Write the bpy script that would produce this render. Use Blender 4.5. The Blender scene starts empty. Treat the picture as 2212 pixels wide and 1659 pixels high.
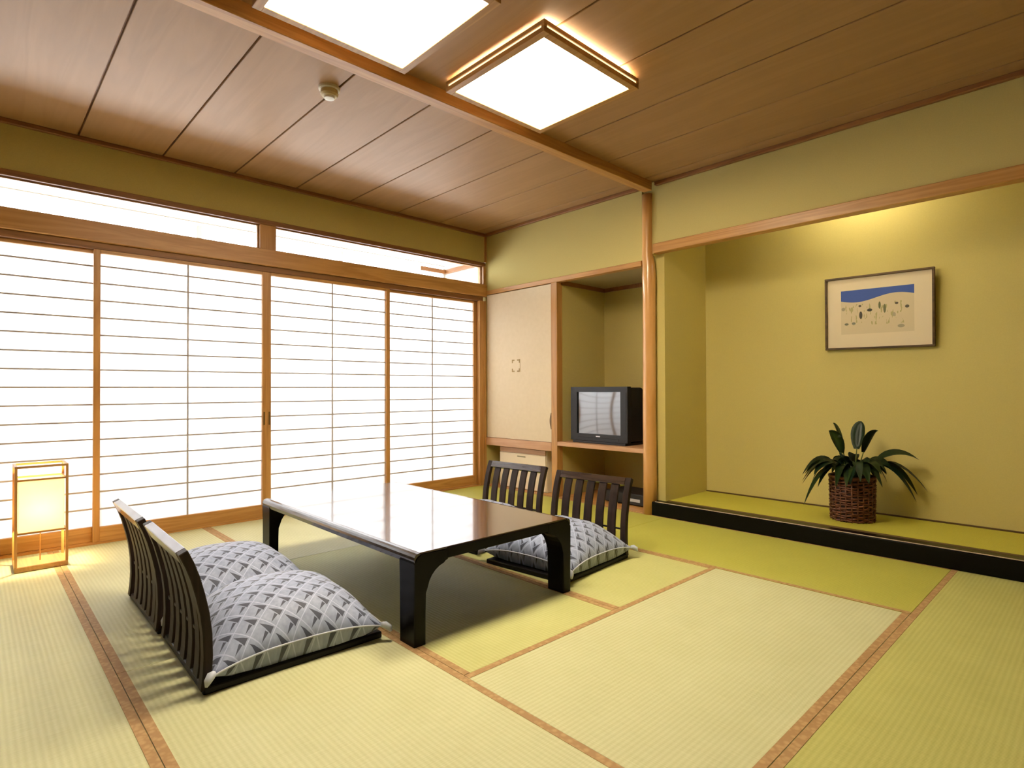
import bpy, bmesh, math, random
from mathutils import Vector, Matrix, Euler
R = math.radians
SC = bpy.context.scene
COL = SC.collection
random.seed(7)

# ------------------------------------------------------------------ camera
cam_d = bpy.data.cameras.new('camera'); cam = bpy.data.objects.new('camera', cam_d); COL.objects.link(cam)
cam_d.sensor_fit = 'HORIZONTAL'; cam_d.sensor_width = 36.0; cam_d.lens = 1240.28 / 2212 * 36.0
cam_d.clip_start = 0.02
YAW, PIT, ROL = R(46.624), R(0.571), R(-0.194)
fw = Vector((-math.sin(YAW) * math.cos(PIT), math.cos(YAW) * math.cos(PIT), math.sin(PIT)))
rt = Vector((math.cos(YAW), math.sin(YAW), 0)); up = rt.cross(fw)
rt2 = rt * math.cos(ROL) + up * math.sin(ROL); up2 = rt2.cross(fw)
cm = Matrix((rt2, up2, -fw)).transposed().to_4x4(); cm.translation = Vector((4.4816, -3.8620, 0.9750))
cam.matrix_world = cm
SC.camera = cam

# ------------------------------------------------------------------ world (bright overcast daylight) and exposure
DAY = 17.0            # daylight radiance
LAMP = 36.0          # ceiling lamp diffuser radiance
SC.view_settings.view_transform = 'Standard'; SC.view_settings.look = 'None'
SC.view_settings.gamma = 1.0; SC.view_settings.use_curve_mapping = False
SC.view_settings.exposure = 0.18
wd = bpy.data.worlds.new('overcast_sky'); SC.world = wd; wd.use_nodes = True
bg = wd.node_tree.nodes['Background']; bg.inputs[0].default_value = (0.90, 0.95, 1.0, 1); bg.inputs[1].default_value = DAY
for yc, yw in ((-2.6, 5.4),):       # light portal in the outer veranda window: guides sampling of the daylight
    ld = bpy.data.lights.new('veranda_window_portal', 'AREA'); ld.shape = 'RECTANGLE'; ld.size = yw; ld.size_y = 1.6
    ld.cycles.is_portal = True
    lo = bpy.data.objects.new('veranda_window_portal', ld); COL.objects.link(lo)
    lo.location = (-1.84, yc + 0.1, 1.74); lo.rotation_euler = Vector((1, 0, 0)).to_track_quat('-Z', 'Y').to_euler()

# ------------------------------------------------------------------ materials
def new_mat(name):
    m = bpy.data.materials.new(name); m.use_nodes = True
    nt = m.node_tree; return m, nt, nt.nodes['Principled BSDF']
def N(nt, t, **kw):
    n = nt.nodes.new(t)
    for k, v in kw.items(): setattr(n, k, v)
    return n
def ramp(nt, fac, stops):
    r = N(nt, 'ShaderNodeValToRGB'); els = r.color_ramp.elements
    while len(els) < len(stops): els.new(0.5)
    for e, (p, c) in zip(els, stops): e.position = p; e.color = (*c, 1)
    nt.links.new(fac, r.inputs[0]); return r.outputs[0]
def bump(nt, b, h, s, d=0.002):
    n = N(nt, 'ShaderNodeBump'); n.inputs['Strength'].default_value = s; n.inputs['Distance'].default_value = d
    nt.links.new(h, n.inputs['Height']); nt.links.new(n.outputs[0], b.inputs['Normal'])
def math_n(nt, op, a, b=None, c=None):
    n = N(nt, 'ShaderNodeMath', operation=op)
    for i, v in enumerate((a, b, c)):
        if v is None: continue
        if isinstance(v, (int, float)): n.inputs[i].default_value = v
        else: nt.links.new(v, n.inputs[i])
    return n.outputs[0]
def plain(name, c, rough=0.6, metal=0.0, spec=0.5, coat=0.0):
    m, nt, b = new_mat(name); b.inputs['Base Color'].default_value = (*c, 1); b.inputs['Roughness'].default_value = rough
    b.inputs['Metallic'].default_value = metal; b.inputs['Specular IOR Level'].default_value = spec
    b.inputs['Coat Weight'].default_value = coat; b.inputs['Coat Roughness'].default_value = 0.08
    return m
def speck(name, c1, c2, scale, rough=0.8, bs=0.15, detail=4):
    m, nt, b = new_mat(name)
    tc = N(nt, 'ShaderNodeTexCoord'); n = N(nt, 'ShaderNodeTexNoise'); n.inputs['Scale'].default_value = scale; n.inputs['Detail'].default_value = detail
    nt.links.new(tc.outputs['Object'], n.inputs['Vector'])
    nt.links.new(ramp(nt, n.outputs[0], [(0.3, c1), (0.7, c2)]), b.inputs['Base Color'])
    b.inputs['Roughness'].default_value = rough
    if bs: bump(nt, b, n.outputs[0], bs)
    return m
def wood(name, c1, c2, axis='x', scale=14, stretch=0.06, rough=0.45, coat=0.0, spec=0.5, rand=True, contrast=(0.3, 0.7)):
    m, nt, b = new_mat(name)
    tc = N(nt, 'ShaderNodeTexCoord'); mp = N(nt, 'ShaderNodeMapping')
    mp.inputs['Scale'].default_value = [stretch if a == axis else 1.0 for a in 'xyz']
    nt.links.new(tc.outputs['Object'], mp.inputs[0])
    if rand:
        oi = N(nt, 'ShaderNodeObjectInfo'); cb = N(nt, 'ShaderNodeCombineXYZ')
        v = math_n(nt, 'MULTIPLY', oi.outputs['Random'], 37.0)
        for i in range(3): nt.links.new(v, cb.inputs[i])
        nt.links.new(cb.outputs[0], mp.inputs['Location'])
    n = N(nt, 'ShaderNodeTexNoise'); n.inputs['Scale'].default_value = scale; n.inputs['Detail'].default_value = 6; n.inputs['Distortion'].default_value = 0.6
    nt.links.new(mp.outputs[0], n.inputs['Vector'])
    w = math_n(nt, 'FRACT', math_n(nt, 'MULTIPLY', n.outputs[0], 5.0))
    w = math_n(nt, 'ABSOLUTE', math_n(nt, 'SUBTRACT', w, 0.5))
    f = math_n(nt, 'ADD', math_n(nt, 'MULTIPLY', w, 0.7), math_n(nt, 'MULTIPLY', n.outputs[0], 0.6))
    nt.links.new(ramp(nt, f, [(contrast[0], c1), (contrast[1], c2)]), b.inputs['Base Color'])
    b.inputs['Roughness'].default_value = rough; b.inputs['Specular IOR Level'].default_value = spec
    b.inputs['Coat Weight'].default_value = coat; b.inputs['Coat Roughness'].default_value = 0.06
    bump(nt, b, f, 0.05)
    return m
def emit(name, c, s):
    m, nt, b = new_mat(name); b.inputs['Base Color'].default_value = (0.8, 0.78, 0.7, 1)
    b.inputs['Emission Color'].default_value = (*c, 1); b.inputs['Emission Strength'].default_value = s
    b.inputs['Roughness'].default_value = 0.6; return m

M = {}
WC1, WC2 = (0.42, 0.195, 0.050), (0.56, 0.29, 0.085)
for a in 'xyz': M['wood_' + a] = wood('honey_wood_' + a, WC1, WC2, a, rough=0.4)
M['post'] = wood('polished_post_wood', (0.58, 0.29, 0.085), (0.70, 0.39, 0.14), 'z', scale=8, rough=0.3, coat=0.3)
M['ceil'] = wood('ceiling_board_wood', (0.335, 0.185, 0.078), (0.385, 0.218, 0.097), 'x', scale=9, stretch=0.09, rough=0.5, spec=0.3, contrast=(0.2, 0.8))
M['moulding'] = wood('dark_moulding_wood', (0.20, 0.078, 0.018), (0.28, 0.115, 0.03), 'y', rough=0.5)
M['pink'] = wood('pale_shelf_wood', (0.50, 0.26, 0.12), (0.58, 0.33, 0.17), 'x', rough=0.4)
M['plaster'] = speck('olive_plaster', (0.51, 0.415, 0.14), (0.55, 0.445, 0.155), 160, 0.9, 0.1)
M['toko_wall'] = speck('alcove_paper_wall', (0.595, 0.50, 0.165), (0.625, 0.525, 0.178), 140, 0.85, 0.05)
M['far_wall'] = wood('unseen_dark_wall', (0.10, 0.06, 0.025), (0.16, 0.10, 0.045), 'z')  # walls out of view, given a dark tone to reduce bounced light
M['white_wall'] = plain('veranda_white', (0.8, 0.76, 0.68), 0.8)
M['fusuma'] = speck('cream_door_paper', (0.69, 0.56, 0.38), (0.72, 0.59, 0.41), 25, 0.8, 0.03)
M['black'] = plain('black_lacquer', (0.003, 0.0025, 0.003), 0.25, spec=0.13)
M['black_board'] = plain('black_seat_lacquer', (0.004, 0.003, 0.003), 0.4, spec=0.2)
M['slat'] = wood('dark_walnut_slat', (0.014, 0.0075, 0.005), (0.028, 0.015, 0.010), 'z', rough=0.5, spec=0.25)
M['rail'] = wood('dark_walnut_rail', (0.030, 0.016, 0.010), (0.05, 0.028, 0.018), 'x', rough=0.27, coat=0.3)
M['tabletop'] = wood('brown_table_lacquer', (0.030, 0.013, 0.006), (0.055, 0.024, 0.010), 'x', scale=10, rough=0.22, coat=1.0)
M['table_edge'] = plain('dark_brown_edge_lacquer', (0.018, 0.009, 0.008), 0.22, coat=0.6)
M['tv'] = plain('tv_plastic', (0.008, 0.0075, 0.009), 0.5)
M['tv_dark'] = plain('tv_dark_plastic', (0.006, 0.006, 0.008), 0.5)
M['screen'] = plain('tv_screen_glass', (0.006, 0.008, 0.009), 0.06, spec=0.9, coat=1.0)
M['screen'].node_tree.nodes['Principled BSDF'].inputs['Coat IOR'].default_value = 2.1
M['silver'] = plain('pale_metal', (0.6, 0.6, 0.62), 0.3, 0.6)
M['bronze'] = plain('dark_bronze', (0.16, 0.09, 0.03), 0.4, 0.6)
M['cream_plastic'] = plain('cream_plastic', (0.62, 0.56, 0.42), 0.5)
M['ivory'] = plain('ivory_box_face', (0.82, 0.69, 0.50), 0.5)
M['soil'] = plain('soil', (0.012, 0.008, 0.005), 0.9)
M['lamp_wood'] = wood('lamp_frame_wood', (0.38, 0.19, 0.055), (0.50, 0.27, 0.085), 'x', rough=0.4)
M['lamp_diff'] = emit('lamp_diffuser', (1.0, 0.86, 0.63), LAMP)
M['lamp_side'] = emit('lamp_side_glass', (1.0, 0.78, 0.42), 1.5)
M['tube'] = emit('fluorescent_tube', (1.0, 0.92, 0.74), 70.0)

# shoji paper: light from outside passes through it diffusely
m, nt, b = new_mat('shoji_paper'); M['paper'] = m
out = nt.nodes['Material Output']
b.inputs['Base Color'].default_value = (0.82, 0.80, 0.78, 1); b.inputs['Roughness'].default_value = 0.9
tr = N(nt, 'ShaderNodeBsdfTranslucent'); tr.inputs[0].default_value = (0.95, 0.95, 0.96, 1)
mx = N(nt, 'ShaderNodeMixShader'); mx.inputs[0].default_value = 0.72
nt.links.new(b.outputs[0], mx.inputs[1]); nt.links.new(tr.outputs[0], mx.inputs[2]); nt.links.new(mx.outputs[0], out.inputs[0])
m, nt, b = new_mat('andon_paper'); M['andon_paper'] = m
out = nt.nodes['Material Output']; b.inputs['Base Color'].default_value = (0.85, 0.75, 0.5, 1); b.inputs['Roughness'].default_value = 0.9
tr = N(nt, 'ShaderNodeBsdfTranslucent'); tr.inputs[0].default_value = (1.0, 0.96, 0.82, 1)
mx = N(nt, 'ShaderNodeMixShader'); mx.inputs[0].default_value = 0.6
nt.links.new(b.outputs[0], mx.inputs[1]); nt.links.new(tr.outputs[0], mx.inputs[2]); nt.links.new(mx.outputs[0], out.inputs[0])
# clear thin window glass
m, nt, b = new_mat('clear_glass'); M['glass'] = m
out = nt.nodes['Material Output']; tp = N(nt, 'ShaderNodeBsdfTransparent'); tp.inputs[0].default_value = (0.97, 0.97, 0.97, 1)
gl = N(nt, 'ShaderNodeBsdfGlossy'); gl.inputs['Roughness'].default_value = 0.03
fr = N(nt, 'ShaderNodeFresnel'); fr.inputs[0].default_value = 1.3
mx = N(nt, 'ShaderNodeMixShader'); nt.links.new(fr.outputs[0], mx.inputs[0]); nt.links.new(tp.outputs[0], mx.inputs[1]); nt.links.new(gl.outputs[0], mx.inputs[2])
nt.links.new(mx.outputs[0], out.inputs[0])

def tatami(name, axis, c1, c2):
    # woven rush: rows run along the mat (axis), about 15 mm wide, with fine reeds across
    m, nt, b = new_mat(name)
    tc = N(nt, 'ShaderNodeTexCoord'); sp = N(nt, 'ShaderNodeSeparateXYZ'); nt.links.new(tc.outputs['Object'], sp.inputs[0])
    al, ac = (sp.outputs[0], sp.outputs[1]) if axis == 'x' else (sp.outputs[1], sp.outputs[0])
    row = math_n(nt, 'SINE', math_n(nt, 'MULTIPLY', ac, 2 * math.pi / 0.0165))
    reed = math_n(nt, 'SINE', math_n(nt, 'MULTIPLY', al, 2 * math.pi / 0.0075))
    n = N(nt, 'ShaderNodeTexNoise'); n.inputs['Scale'].default_value = 5; n.inputs['Detail'].default_value = 3
    nt.links.new(tc.outputs['Object'], n.inputs['Vector'])
    mp = N(nt, 'ShaderNodeMapping'); mp.inputs['Scale'].default_value = (260, 14, 1) if axis == 'x' else (14, 260, 1)
    nt.links.new(tc.outputs['Object'], mp.inputs[0])
    n2 = N(nt, 'ShaderNodeTexNoise'); n2.inputs['Scale'].default_value = 1; n2.inputs['Detail'].default_value = 1
    nt.links.new(mp.outputs[0], n2.inputs['Vector'])
    f = math_n(nt, 'ADD', math_n(nt, 'MULTIPLY_ADD', row, 0.13, 0.5), math_n(nt, 'MULTIPLY_ADD', reed, 0.04, 0.0))
    f = math_n(nt, 'ADD', f, math_n(nt, 'MULTIPLY_ADD', n.outputs[0], 0.35, -0.175))
    f = math_n(nt, 'ADD', f, math_n(nt, 'MULTIPLY_ADD', n2.outputs[0], 0.5, -0.25))
    nt.links.new(ramp(nt, f, [(0.1, c1), (0.9, c2)]), b.inputs['Base Color'])
    b.inputs['Roughness'].default_value = 0.55; b.inputs['Specular IOR Level'].default_value = 0.35
    bump(nt, b, math_n(nt, 'ADD', row, math_n(nt, 'MULTIPLY', reed, 0.4)), 0.25, 0.001)
    return m
TA1, TA2 = (0.465, 0.465, 0.235), (0.63, 0.63, 0.39)
M['tatami_x'] = tatami('tatami_rush_x', 'x', TA1, TA2)
M['tatami_y'] = tatami('tatami_rush_y', 'y', TA1, TA2)
M['tatami_m'] = tatami('tatami_rush_sheen_mid', 'x', (0.44, 0.44, 0.155), (0.585, 0.58, 0.255))  # deeper tone imitates the rush's directional sheen on these mats
M['tatami_g'] = tatami('tatami_rush_sheen_dark', 'x', (0.375, 0.365, 0.052), (0.49, 0.475, 0.09))  # back row: view-dependent reed sheen put into the colour as a darker green
M['tatami_r'] = tatami('tatami_rush_olive', 'y', (0.385, 0.38, 0.10), (0.55, 0.54, 0.185))
M['toko_mat'] = tatami('alcove_rush', 'x', (0.44, 0.41, 0.045), (0.56, 0.52, 0.075))
# brocade border cloth
m, nt, b = new_mat('border_brocade'); M['heri'] = m
tc = N(nt, 'ShaderNodeTexCoord'); vo = N(nt, 'ShaderNodeTexVoronoi'); vo.inputs['Scale'].default_value = 55
nt.links.new(tc.outputs['Object'], vo.inputs['Vector'])
nt.links.new(ramp(nt, vo.outputs['Distance'], [(0.25, (0.46, 0.295, 0.125)), (0.6, (0.37, 0.215, 0.085))]), b.inputs['Base Color']); b.inputs['Roughness'].default_value = 0.7
M['heri_line'] = plain('border_seam', (0.15, 0.08, 0.03), 0.8)

# cushion cloth: bluish white woven leaf lattice with dark grey wedges (UV based)
m, nt, b = new_mat('cushion_cloth'); M['cushion'] = m
uv = N(nt, 'ShaderNodeUVMap'); sp = N(nt, 'ShaderNodeSeparateXYZ'); nt.links.new(uv.outputs[0], sp.inputs[0])
K = 7.0
p_ = math_n(nt, 'MULTIPLY', math_n(nt, 'ADD', sp.outputs[0], sp.outputs[1]), K)
q_ = math_n(nt, 'MULTIPLY', math_n(nt, 'SUBTRACT', sp.outputs[0], sp.outputs[1]), K)
fp = math_n(nt, 'FRACT', p_); fq = math_n(nt, 'FRACT', math_n(nt, 'ADD', q_, 20.0))
# wedge 1: narrow triangle along the p side of the cell, wedge 2: slim triangle along the q side
w1 = math_n(nt, 'LESS_THAN', math_n(nt, 'ABSOLUTE', math_n(nt, 'SUBTRACT', fq, 0.27)), math_n(nt, 'MULTIPLY', math_n(nt, 'SUBTRACT', fp, 0.12), 0.22))
w1 = math_n(nt, 'MULTIPLY', w1, math_n(nt, 'LESS_THAN', fp, 0.92))
w2 = math_n(nt, 'LESS_THAN', math_n(nt, 'ABSOLUTE', math_n(nt, 'SUBTRACT', fp, 0.70)), math_n(nt, 'MULTIPLY', math_n(nt, 'SUBTRACT', 0.98, fq), 0.20))
w2 = math_n(nt, 'MULTIPLY', w2, math_n(nt, 'GREATER_THAN', fq, 0.45))
ln = math_n(nt, 'MAXIMUM', math_n(nt, 'LESS_THAN', fp, 0.05), math_n(nt, 'LESS_THAN', fq, 0.05))
dk = math_n(nt, 'MAXIMUM', w1, w2)
nz = N(nt, 'ShaderNodeTexNoise'); nz.inputs['Scale'].default_value = 30; nt.links.new(uv.outputs[0], nz.inputs['Vector'])
basec = ramp(nt, nz.outputs[0], [(0.3, (0.25, 0.30, 0.46)), (0.7, (0.35, 0.40, 0.57))])
mx1 = N(nt, 'ShaderNodeMix', data_type='RGBA'); nt.links.new(ln, mx1.inputs[0]); nt.links.new(basec, mx1.inputs[6]); mx1.inputs[7].default_value = (0.45, 0.51, 0.69, 1)
mx2 = N(nt, 'ShaderNodeMix', data_type='RGBA'); nt.links.new(dk, mx2.inputs[0]); nt.links.new(mx1.outputs[2], mx2.inputs[6]); mx2.inputs[7].default_value = (0.05, 0.062, 0.105, 1)
nt.links.new(mx2.outputs[2], b.inputs['Base Color']); b.inputs['Roughness'].default_value = 0.6; b.inputs['Sheen Weight'].default_value = 0.2
bump(nt, b, math_n(nt, 'ADD', ln, math_n(nt, 'MULTIPLY', dk, -0.6)), 0.4, 0.003)
M['piping'] = plain('cushion_piping', (0.50, 0.54, 0.64), 0.7)
# plant
m, nt, b = new_mat('leaf'); M['leaf'] = m
oi = N(nt, 'ShaderNodeObjectInfo')
nt.links.new(ramp(nt, oi.outputs['Random'], [(0.0, (0.008, 0.028, 0.014)), (0.7, (0.018, 0.05, 0.015)), (1.0, (0.04, 0.075, 0.015))]), b.inputs['Base Color'])
b.inputs['Roughness'].default_value = 0.35
M['stem'] = plain('stem', (0.10, 0.13, 0.03), 0.5)
M['wicker'] = speck('wicker', (0.085, 0.026, 0.012), (0.20, 0.07, 0.034), 40, 0.5, 0.2)
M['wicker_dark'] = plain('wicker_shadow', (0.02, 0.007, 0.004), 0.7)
# picture print: blue strip of sky over pale hills, small grey and green dabs (object space, metres, origin at print centre)
def build_print():
    m, nt, b = new_mat('art_print')
    tc = N(nt, 'ShaderNodeTexCoord'); sp = N(nt, 'ShaderNodeSeparateXYZ'); nt.links.new(tc.outputs['Object'], sp.inputs[0])
    x, z = sp.outputs[0], sp.outputs[2]
    base = N(nt, 'ShaderNodeRGB'); base.outputs[0].default_value = (0.74, 0.62, 0.42, 1)
    cur = base.outputs[0]
    def layer(mask, col):
        nonlocal cur
        k = N(nt, 'ShaderNodeMix', data_type='RGBA'); nt.links.new(mask, k.inputs[0]); nt.links.new(cur, k.inputs[6]); k.inputs[7].default_value = (*col, 1); cur = k.outputs[2]
    def inside(v, a, b2): return math_n(nt, 'MULTIPLY', math_n(nt, 'GREATER_THAN', v, a), math_n(nt, 'LESS_THAN', v, b2))
    inpic = math_n(nt, 'MULTIPLY', inside(x, -0.225, 0.215), inside(z, -0.15, 0.155))
    layer(inpic, (0.64, 0.53, 0.34))
    # hill line: bottom of the blue band
    hill = math_n(nt, 'ADD', math_n(nt, 'MULTIPLY', math_n(nt, 'SINE', math_n(nt, 'MULTIPLY_ADD', x, 13.0, 0.1)), 0.022), 0.095)
    blue = math_n(nt, 'MULTIPLY', math_n(nt, 'MULTIPLY', inside(x, -0.225, 0.215), math_n(nt, 'LESS_THAN', z, 0.16)), math_n(nt, 'GREATER_THAN', z, hill))
    layer(blue, (0.035, 0.085, 0.36))
    nv = N(nt, 'ShaderNodeMapping'); nv.inputs['Scale'].default_value = (60, 1, 18); nt.links.new(tc.outputs['Object'], nv.inputs[0])
    nn = N(nt, 'ShaderNodeTexNoise'); nn.inputs['Scale'].default_value = 1.0; nt.links.new(nv.outputs[0], nn.inputs['Vector'])
    streak = math_n(nt, 'MULTIPLY', math_n(nt, 'GREATER_THAN', nn.outputs[0], 0.60), math_n(nt, 'MULTIPLY', inside(x, -0.20, 0.16), inside(z, -0.09, 0.06)))
    layer(streak, (0.42, 0.37, 0.16))
    for (dx, dz, a, c, col) in ((-0.10, -0.02, 0.010, 0.026, (0.06, 0.05, 0.04)), (-0.045, 0.012, 0.016, 0.010, (0.05, 0.045, 0.03)), (-0.105, 0.045, 0.009, 0.008, (0.12, 0.09, 0.05)),
                                (0.115, 0.045, 0.010, 0.008, (0.09, 0.07, 0.04)), (0.175, 0.018, 0.012, 0.010, (0.08, 0.07, 0.05)), (0.015, 0.04, 0.007, 0.025, (0.12, 0.13, 0.05)),
                                (0.045, 0.015, 0.008, 0.030, (0.14, 0.14, 0.06)), (-0.19, -0.078, 0.013, 0.008, (0.15, 0.15, 0.10)), (-0.145, -0.075, 0.012, 0.009, (0.2, 0.2, 0.15)),
                                (0.14, -0.11, 0.02, 0.012, (0.36, 0.31, 0.2)), (-0.21, 0.03, 0.012, 0.012, (0.35, 0.3, 0.2)), (0.10, -0.03, 0.010, 0.014, (0.4, 0.34, 0.22))):
        ex = math_n(nt, 'POWER', math_n(nt, 'DIVIDE', math_n(nt, 'SUBTRACT', x, dx), a), 2.0)
        ez = math_n(nt, 'POWER', math_n(nt, 'DIVIDE', math_n(nt, 'SUBTRACT', z, dz), c), 2.0)
        layer(math_n(nt, 'LESS_THAN', math_n(nt, 'ADD', ex, ez), 1.0), col)
    nt.links.new(cur, b.inputs['Base Color']); b.inputs['Roughness'].default_value = 0.6
    return m
M['print'] = build_print()
M['frame'] = wood('picture_frame_wood', (0.055, 0.026, 0.004), (0.10, 0.05, 0.009), 'x', rough=0.5)

# ------------------------------------------------------------------ helpers
def box(bm, x0, x1, y0, y1, z0, z1):
    v = [bm.verts.new(p) for p in ((x0,y0,z0),(x1,y0,z0),(x1,y1,z0),(x0,y1,z0),(x0,y0,z1),(x1,y0,z1),(x1,y1,z1),(x0,y1,z1))]
    for f in ((3,2,1,0),(4,5,6,7),(0,1,5,4),(1,2,6,5),(2,3,7,6),(3,0,4,7)): bm.faces.new([v[i] for i in f])
def bx(*bs, bev=0.0, seg=1):
    bm = bmesh.new()
    for b_ in bs: box(bm, *b_)
    if bev: bmesh.ops.bevel(bm, geom=bm.edges[:], offset=bev, segments=seg, profile=0.5, affect='EDGES')
    return bm
def mesh_of(name, bm, smooth=False):
    me = bpy.data.meshes.new(name); bmesh.ops.recalc_face_normals(bm, faces=bm.faces[:]); bm.to_mesh(me); bm.free()
    if smooth:
        for p in me.polygons: p.use_smooth = True
    return me
def obj(name, bm, mat, parent=None, smooth=False, loc=None, rot=None):
    me = bm if isinstance(bm, bpy.types.Mesh) else mesh_of(name, bm, smooth)
    if mat is not None and not me.materials: me.materials.append(M[mat] if isinstance(mat, str) else mat)
    o = bpy.data.objects.new(name, me); COL.objects.link(o)
    if parent: o.parent = parent
    if loc: o.location = loc
    if rot: o.rotation_euler = rot
    return o
def tag(o, label=None, cat=None, group=None, kind=None):
    if label: o['label'] = label
    if cat: o['category'] = cat
    if group: o['group'] = group
    if kind: o['kind'] = kind
    return o
def struct(name, bm, mat, label, cat): return tag(obj(name, bm, mat), label, cat, kind='structure')
def empty(name, loc=(0,0,0), rz=0.0):
    o = bpy.data.objects.new(name, None); COL.objects.link(o); o.location = loc; o.rotation_euler = (0,0,rz); o.empty_display_size = 0.1
    return o
def tube(bm, pts, rads, n=8, closed_caps=True):
    rings = []
    for i, p in enumerate(pts):
        p = Vector(p); t = (Vector(pts[min(i+1, len(pts)-1)]) - Vector(pts[max(i-1, 0)])).normalized()
        a = t.cross(Vector((0,0,1))) if abs(t.z) < 0.95 else t.cross(Vector((1,0,0)))
        a.normalize(); c = t.cross(a); r = rads[i] if isinstance(rads, (list, tuple)) else rads
        rings.append([bm.verts.new(p + (a*math.cos(2*math.pi*k/n) + c*math.sin(2*math.pi*k/n))*r) for k in range(n)])
    for a, b_ in zip(rings, rings[1:]):
        for k in range(n): bm.faces.new((a[k], a[(k+1)%n], b_[(k+1)%n], b_[k]))
    if closed_caps: bm.faces.new(rings[0][::-1]); bm.faces.new(rings[-1])
def lathe(bm, prof, n=32, cx=0, cy=0):
    rings = []
    for r, z in prof: rings.append([bm.verts.new((cx + r*math.cos(2*math.pi*k/n), cy + r*math.sin(2*math.pi*k/n), z)) for k in range(n)])
    for a, b_ in zip(rings, rings[1:]):
        for k in range(n): bm.faces.new((a[k], a[(k+1)%n], b_[(k+1)%n], b_[k]))
    bm.faces.new(rings[0][::-1]); bm.faces.new(rings[-1])
def copy_tree(o, parent=None):
    c = o.copy(); COL.objects.link(c); c.parent = parent
    for ch in [x for x in bpy.data.objects if x.parent == o]: copy_tree(ch, c)
    return c

# ------------------------------------------------------------------ room shell
XR, YF = 5.60, -5.24          # right wall, front wall
ZC = 2.575                    # underside of the ceiling boards
floor = struct('floor', bx((-0.02, XR + 0.1, YF - 0.1, 0.0, -0.14, -0.032)), 'wood_x', 'tatami floor of pale straw mats with brown cloth borders', 'floor')
HW = 0.029
def mat_piece(x0, x1, y0, y1, axis, tone=None):
    g = 0.0012
    mt = obj('tatami_mat', bx((x0 + g, x1 - g, y0 + g, y1 - g, -0.0315, 0.0), bev=0.0015), 'tatami_' + (tone or axis), floor)
    strips = [(x0, x1, y0, y0 + HW), (x0, x1, y1 - HW, y1)] if axis == 'x' else [(x0, x0 + HW, y0, y1), (x1 - HW, x1, y0, y1)]
    for (a, b_, c, d) in strips:
        obj('border_cloth', bx((a + g, b_ - g, c + g, d - g, 0.0, 0.0013)), 'heri', mt)
YA, YB, YM, YC_ = -3.49, -2.632, -1.772, -0.905
XE, XD = 2.936, 3.851
for a in ((0, 2.10, YC_, 0, 'x', 'g'), (2.10, XD, YC_, 0, 'x', 'g'),
          (0, 1.186, YM, YC_, 'x'), (1.186, XE, YM, YC_, 'x', 'm'), (0, 1.186, YB, YM, 'x'), (1.186, XE, YB, YM, 'x', 'm'),
          (XE, XD, YB, YC_, 'y'), (0, 2.10, YA, YB, 'x'), (2.10, XD, YA, YB, 'x'),
          (XD, 4.726, YB, 0, 'y', 'r'), (4.726, XR, YB, 0, 'y'), (XD, 4.726, -4.38, YB, 'y'), (4.726, XR, -4.38, YB, 'y'),
          (0, 3.0, -4.36, YA, 'x'), (3.0, XD, -4.36, YA, 'x'), (0, 2.8, YF, -4.38, 'x'), (2.8, XR, YF, -4.38, 'x')):
    mat_piece(*a)

ceil = struct('ceiling', bx((-0.12, XR + 0.1, YF - 0.1, 0.10, ZC + 0.02, ZC + 0.12)), 'moulding', 'brown wooden ceiling of wide boards with dark joints', 'ceiling')
ys = [-0.14 - 0.462 * k for k in range(0, 12)]
ys = [0.0] + [y for y in ys if y > YF] + [YF]
BX0, BX1 = 1.945, 2.02
for (x0, x1) in ((0.0, BX0), (BX1, XR)):
    for a, b_ in zip(ys, ys[1:]):
        obj('ceiling_board', bx((x0, x1, b_ + 0.005, a - 0.005, ZC, ZC + 0.019), bev=0.002), 'ceil', ceil)
struct('trim_1', bx((BX0, BX1, YF, -0.045, 2.508, ZC + 0.018), bev=0.003), 'wood_y', 'orange wooden ceiling beam running from the alcove post past both lamps', 'beam')
struct('trim_2', bx((0.0, 0.030, YF, -0.031, 2.547, ZC - 0.0005), bev=0.003), 'moulding', 'dark ceiling moulding above the paper doors', 'moulding')
struct('trim_3', bx((0.0, 1.90, -0.030, 0.0, 2.547, ZC - 0.0005), bev=0.003), wood('moulding_x', (0.20, 0.078, 0.018), (0.30, 0.125, 0.033), 'x', rough=0.5), 'brown ceiling moulding above the cream closet door and television niche', 'moulding')
struct('trim_4', bx((2.03, XR, -0.030, 0.0, 2.547, ZC - 0.0005), bev=0.003), bpy.data.materials['moulding_x'], 'brown ceiling moulding above the picture alcove', 'moulding')

# left (shoji) wall
struct('wall_left', bx((-0.10, -0.004, YF - 0.1, 0.0, 2.283, ZC + 0.03), (-0.10, -0.004, YF - 0.1, -4.42, -0.03, 2.283)), 'plaster', 'olive plaster wall band above the paper sliding doors', 'wall')
struct('wall_front', bx((-0.10, XR + 0.1, YF - 0.10, YF, -0.03, ZC + 0.03)), 'far_wall', 'unseen wall opposite the alcove, darkened to cut bounced light', 'wall')
struct('wall_right', bx((XR, XR + 0.1, YF, 0.06, -0.03, ZC + 0.03)), 'far_wall', 'unseen wall opposite the paper doors, darkened to cut bounced light', 'wall')
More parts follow.
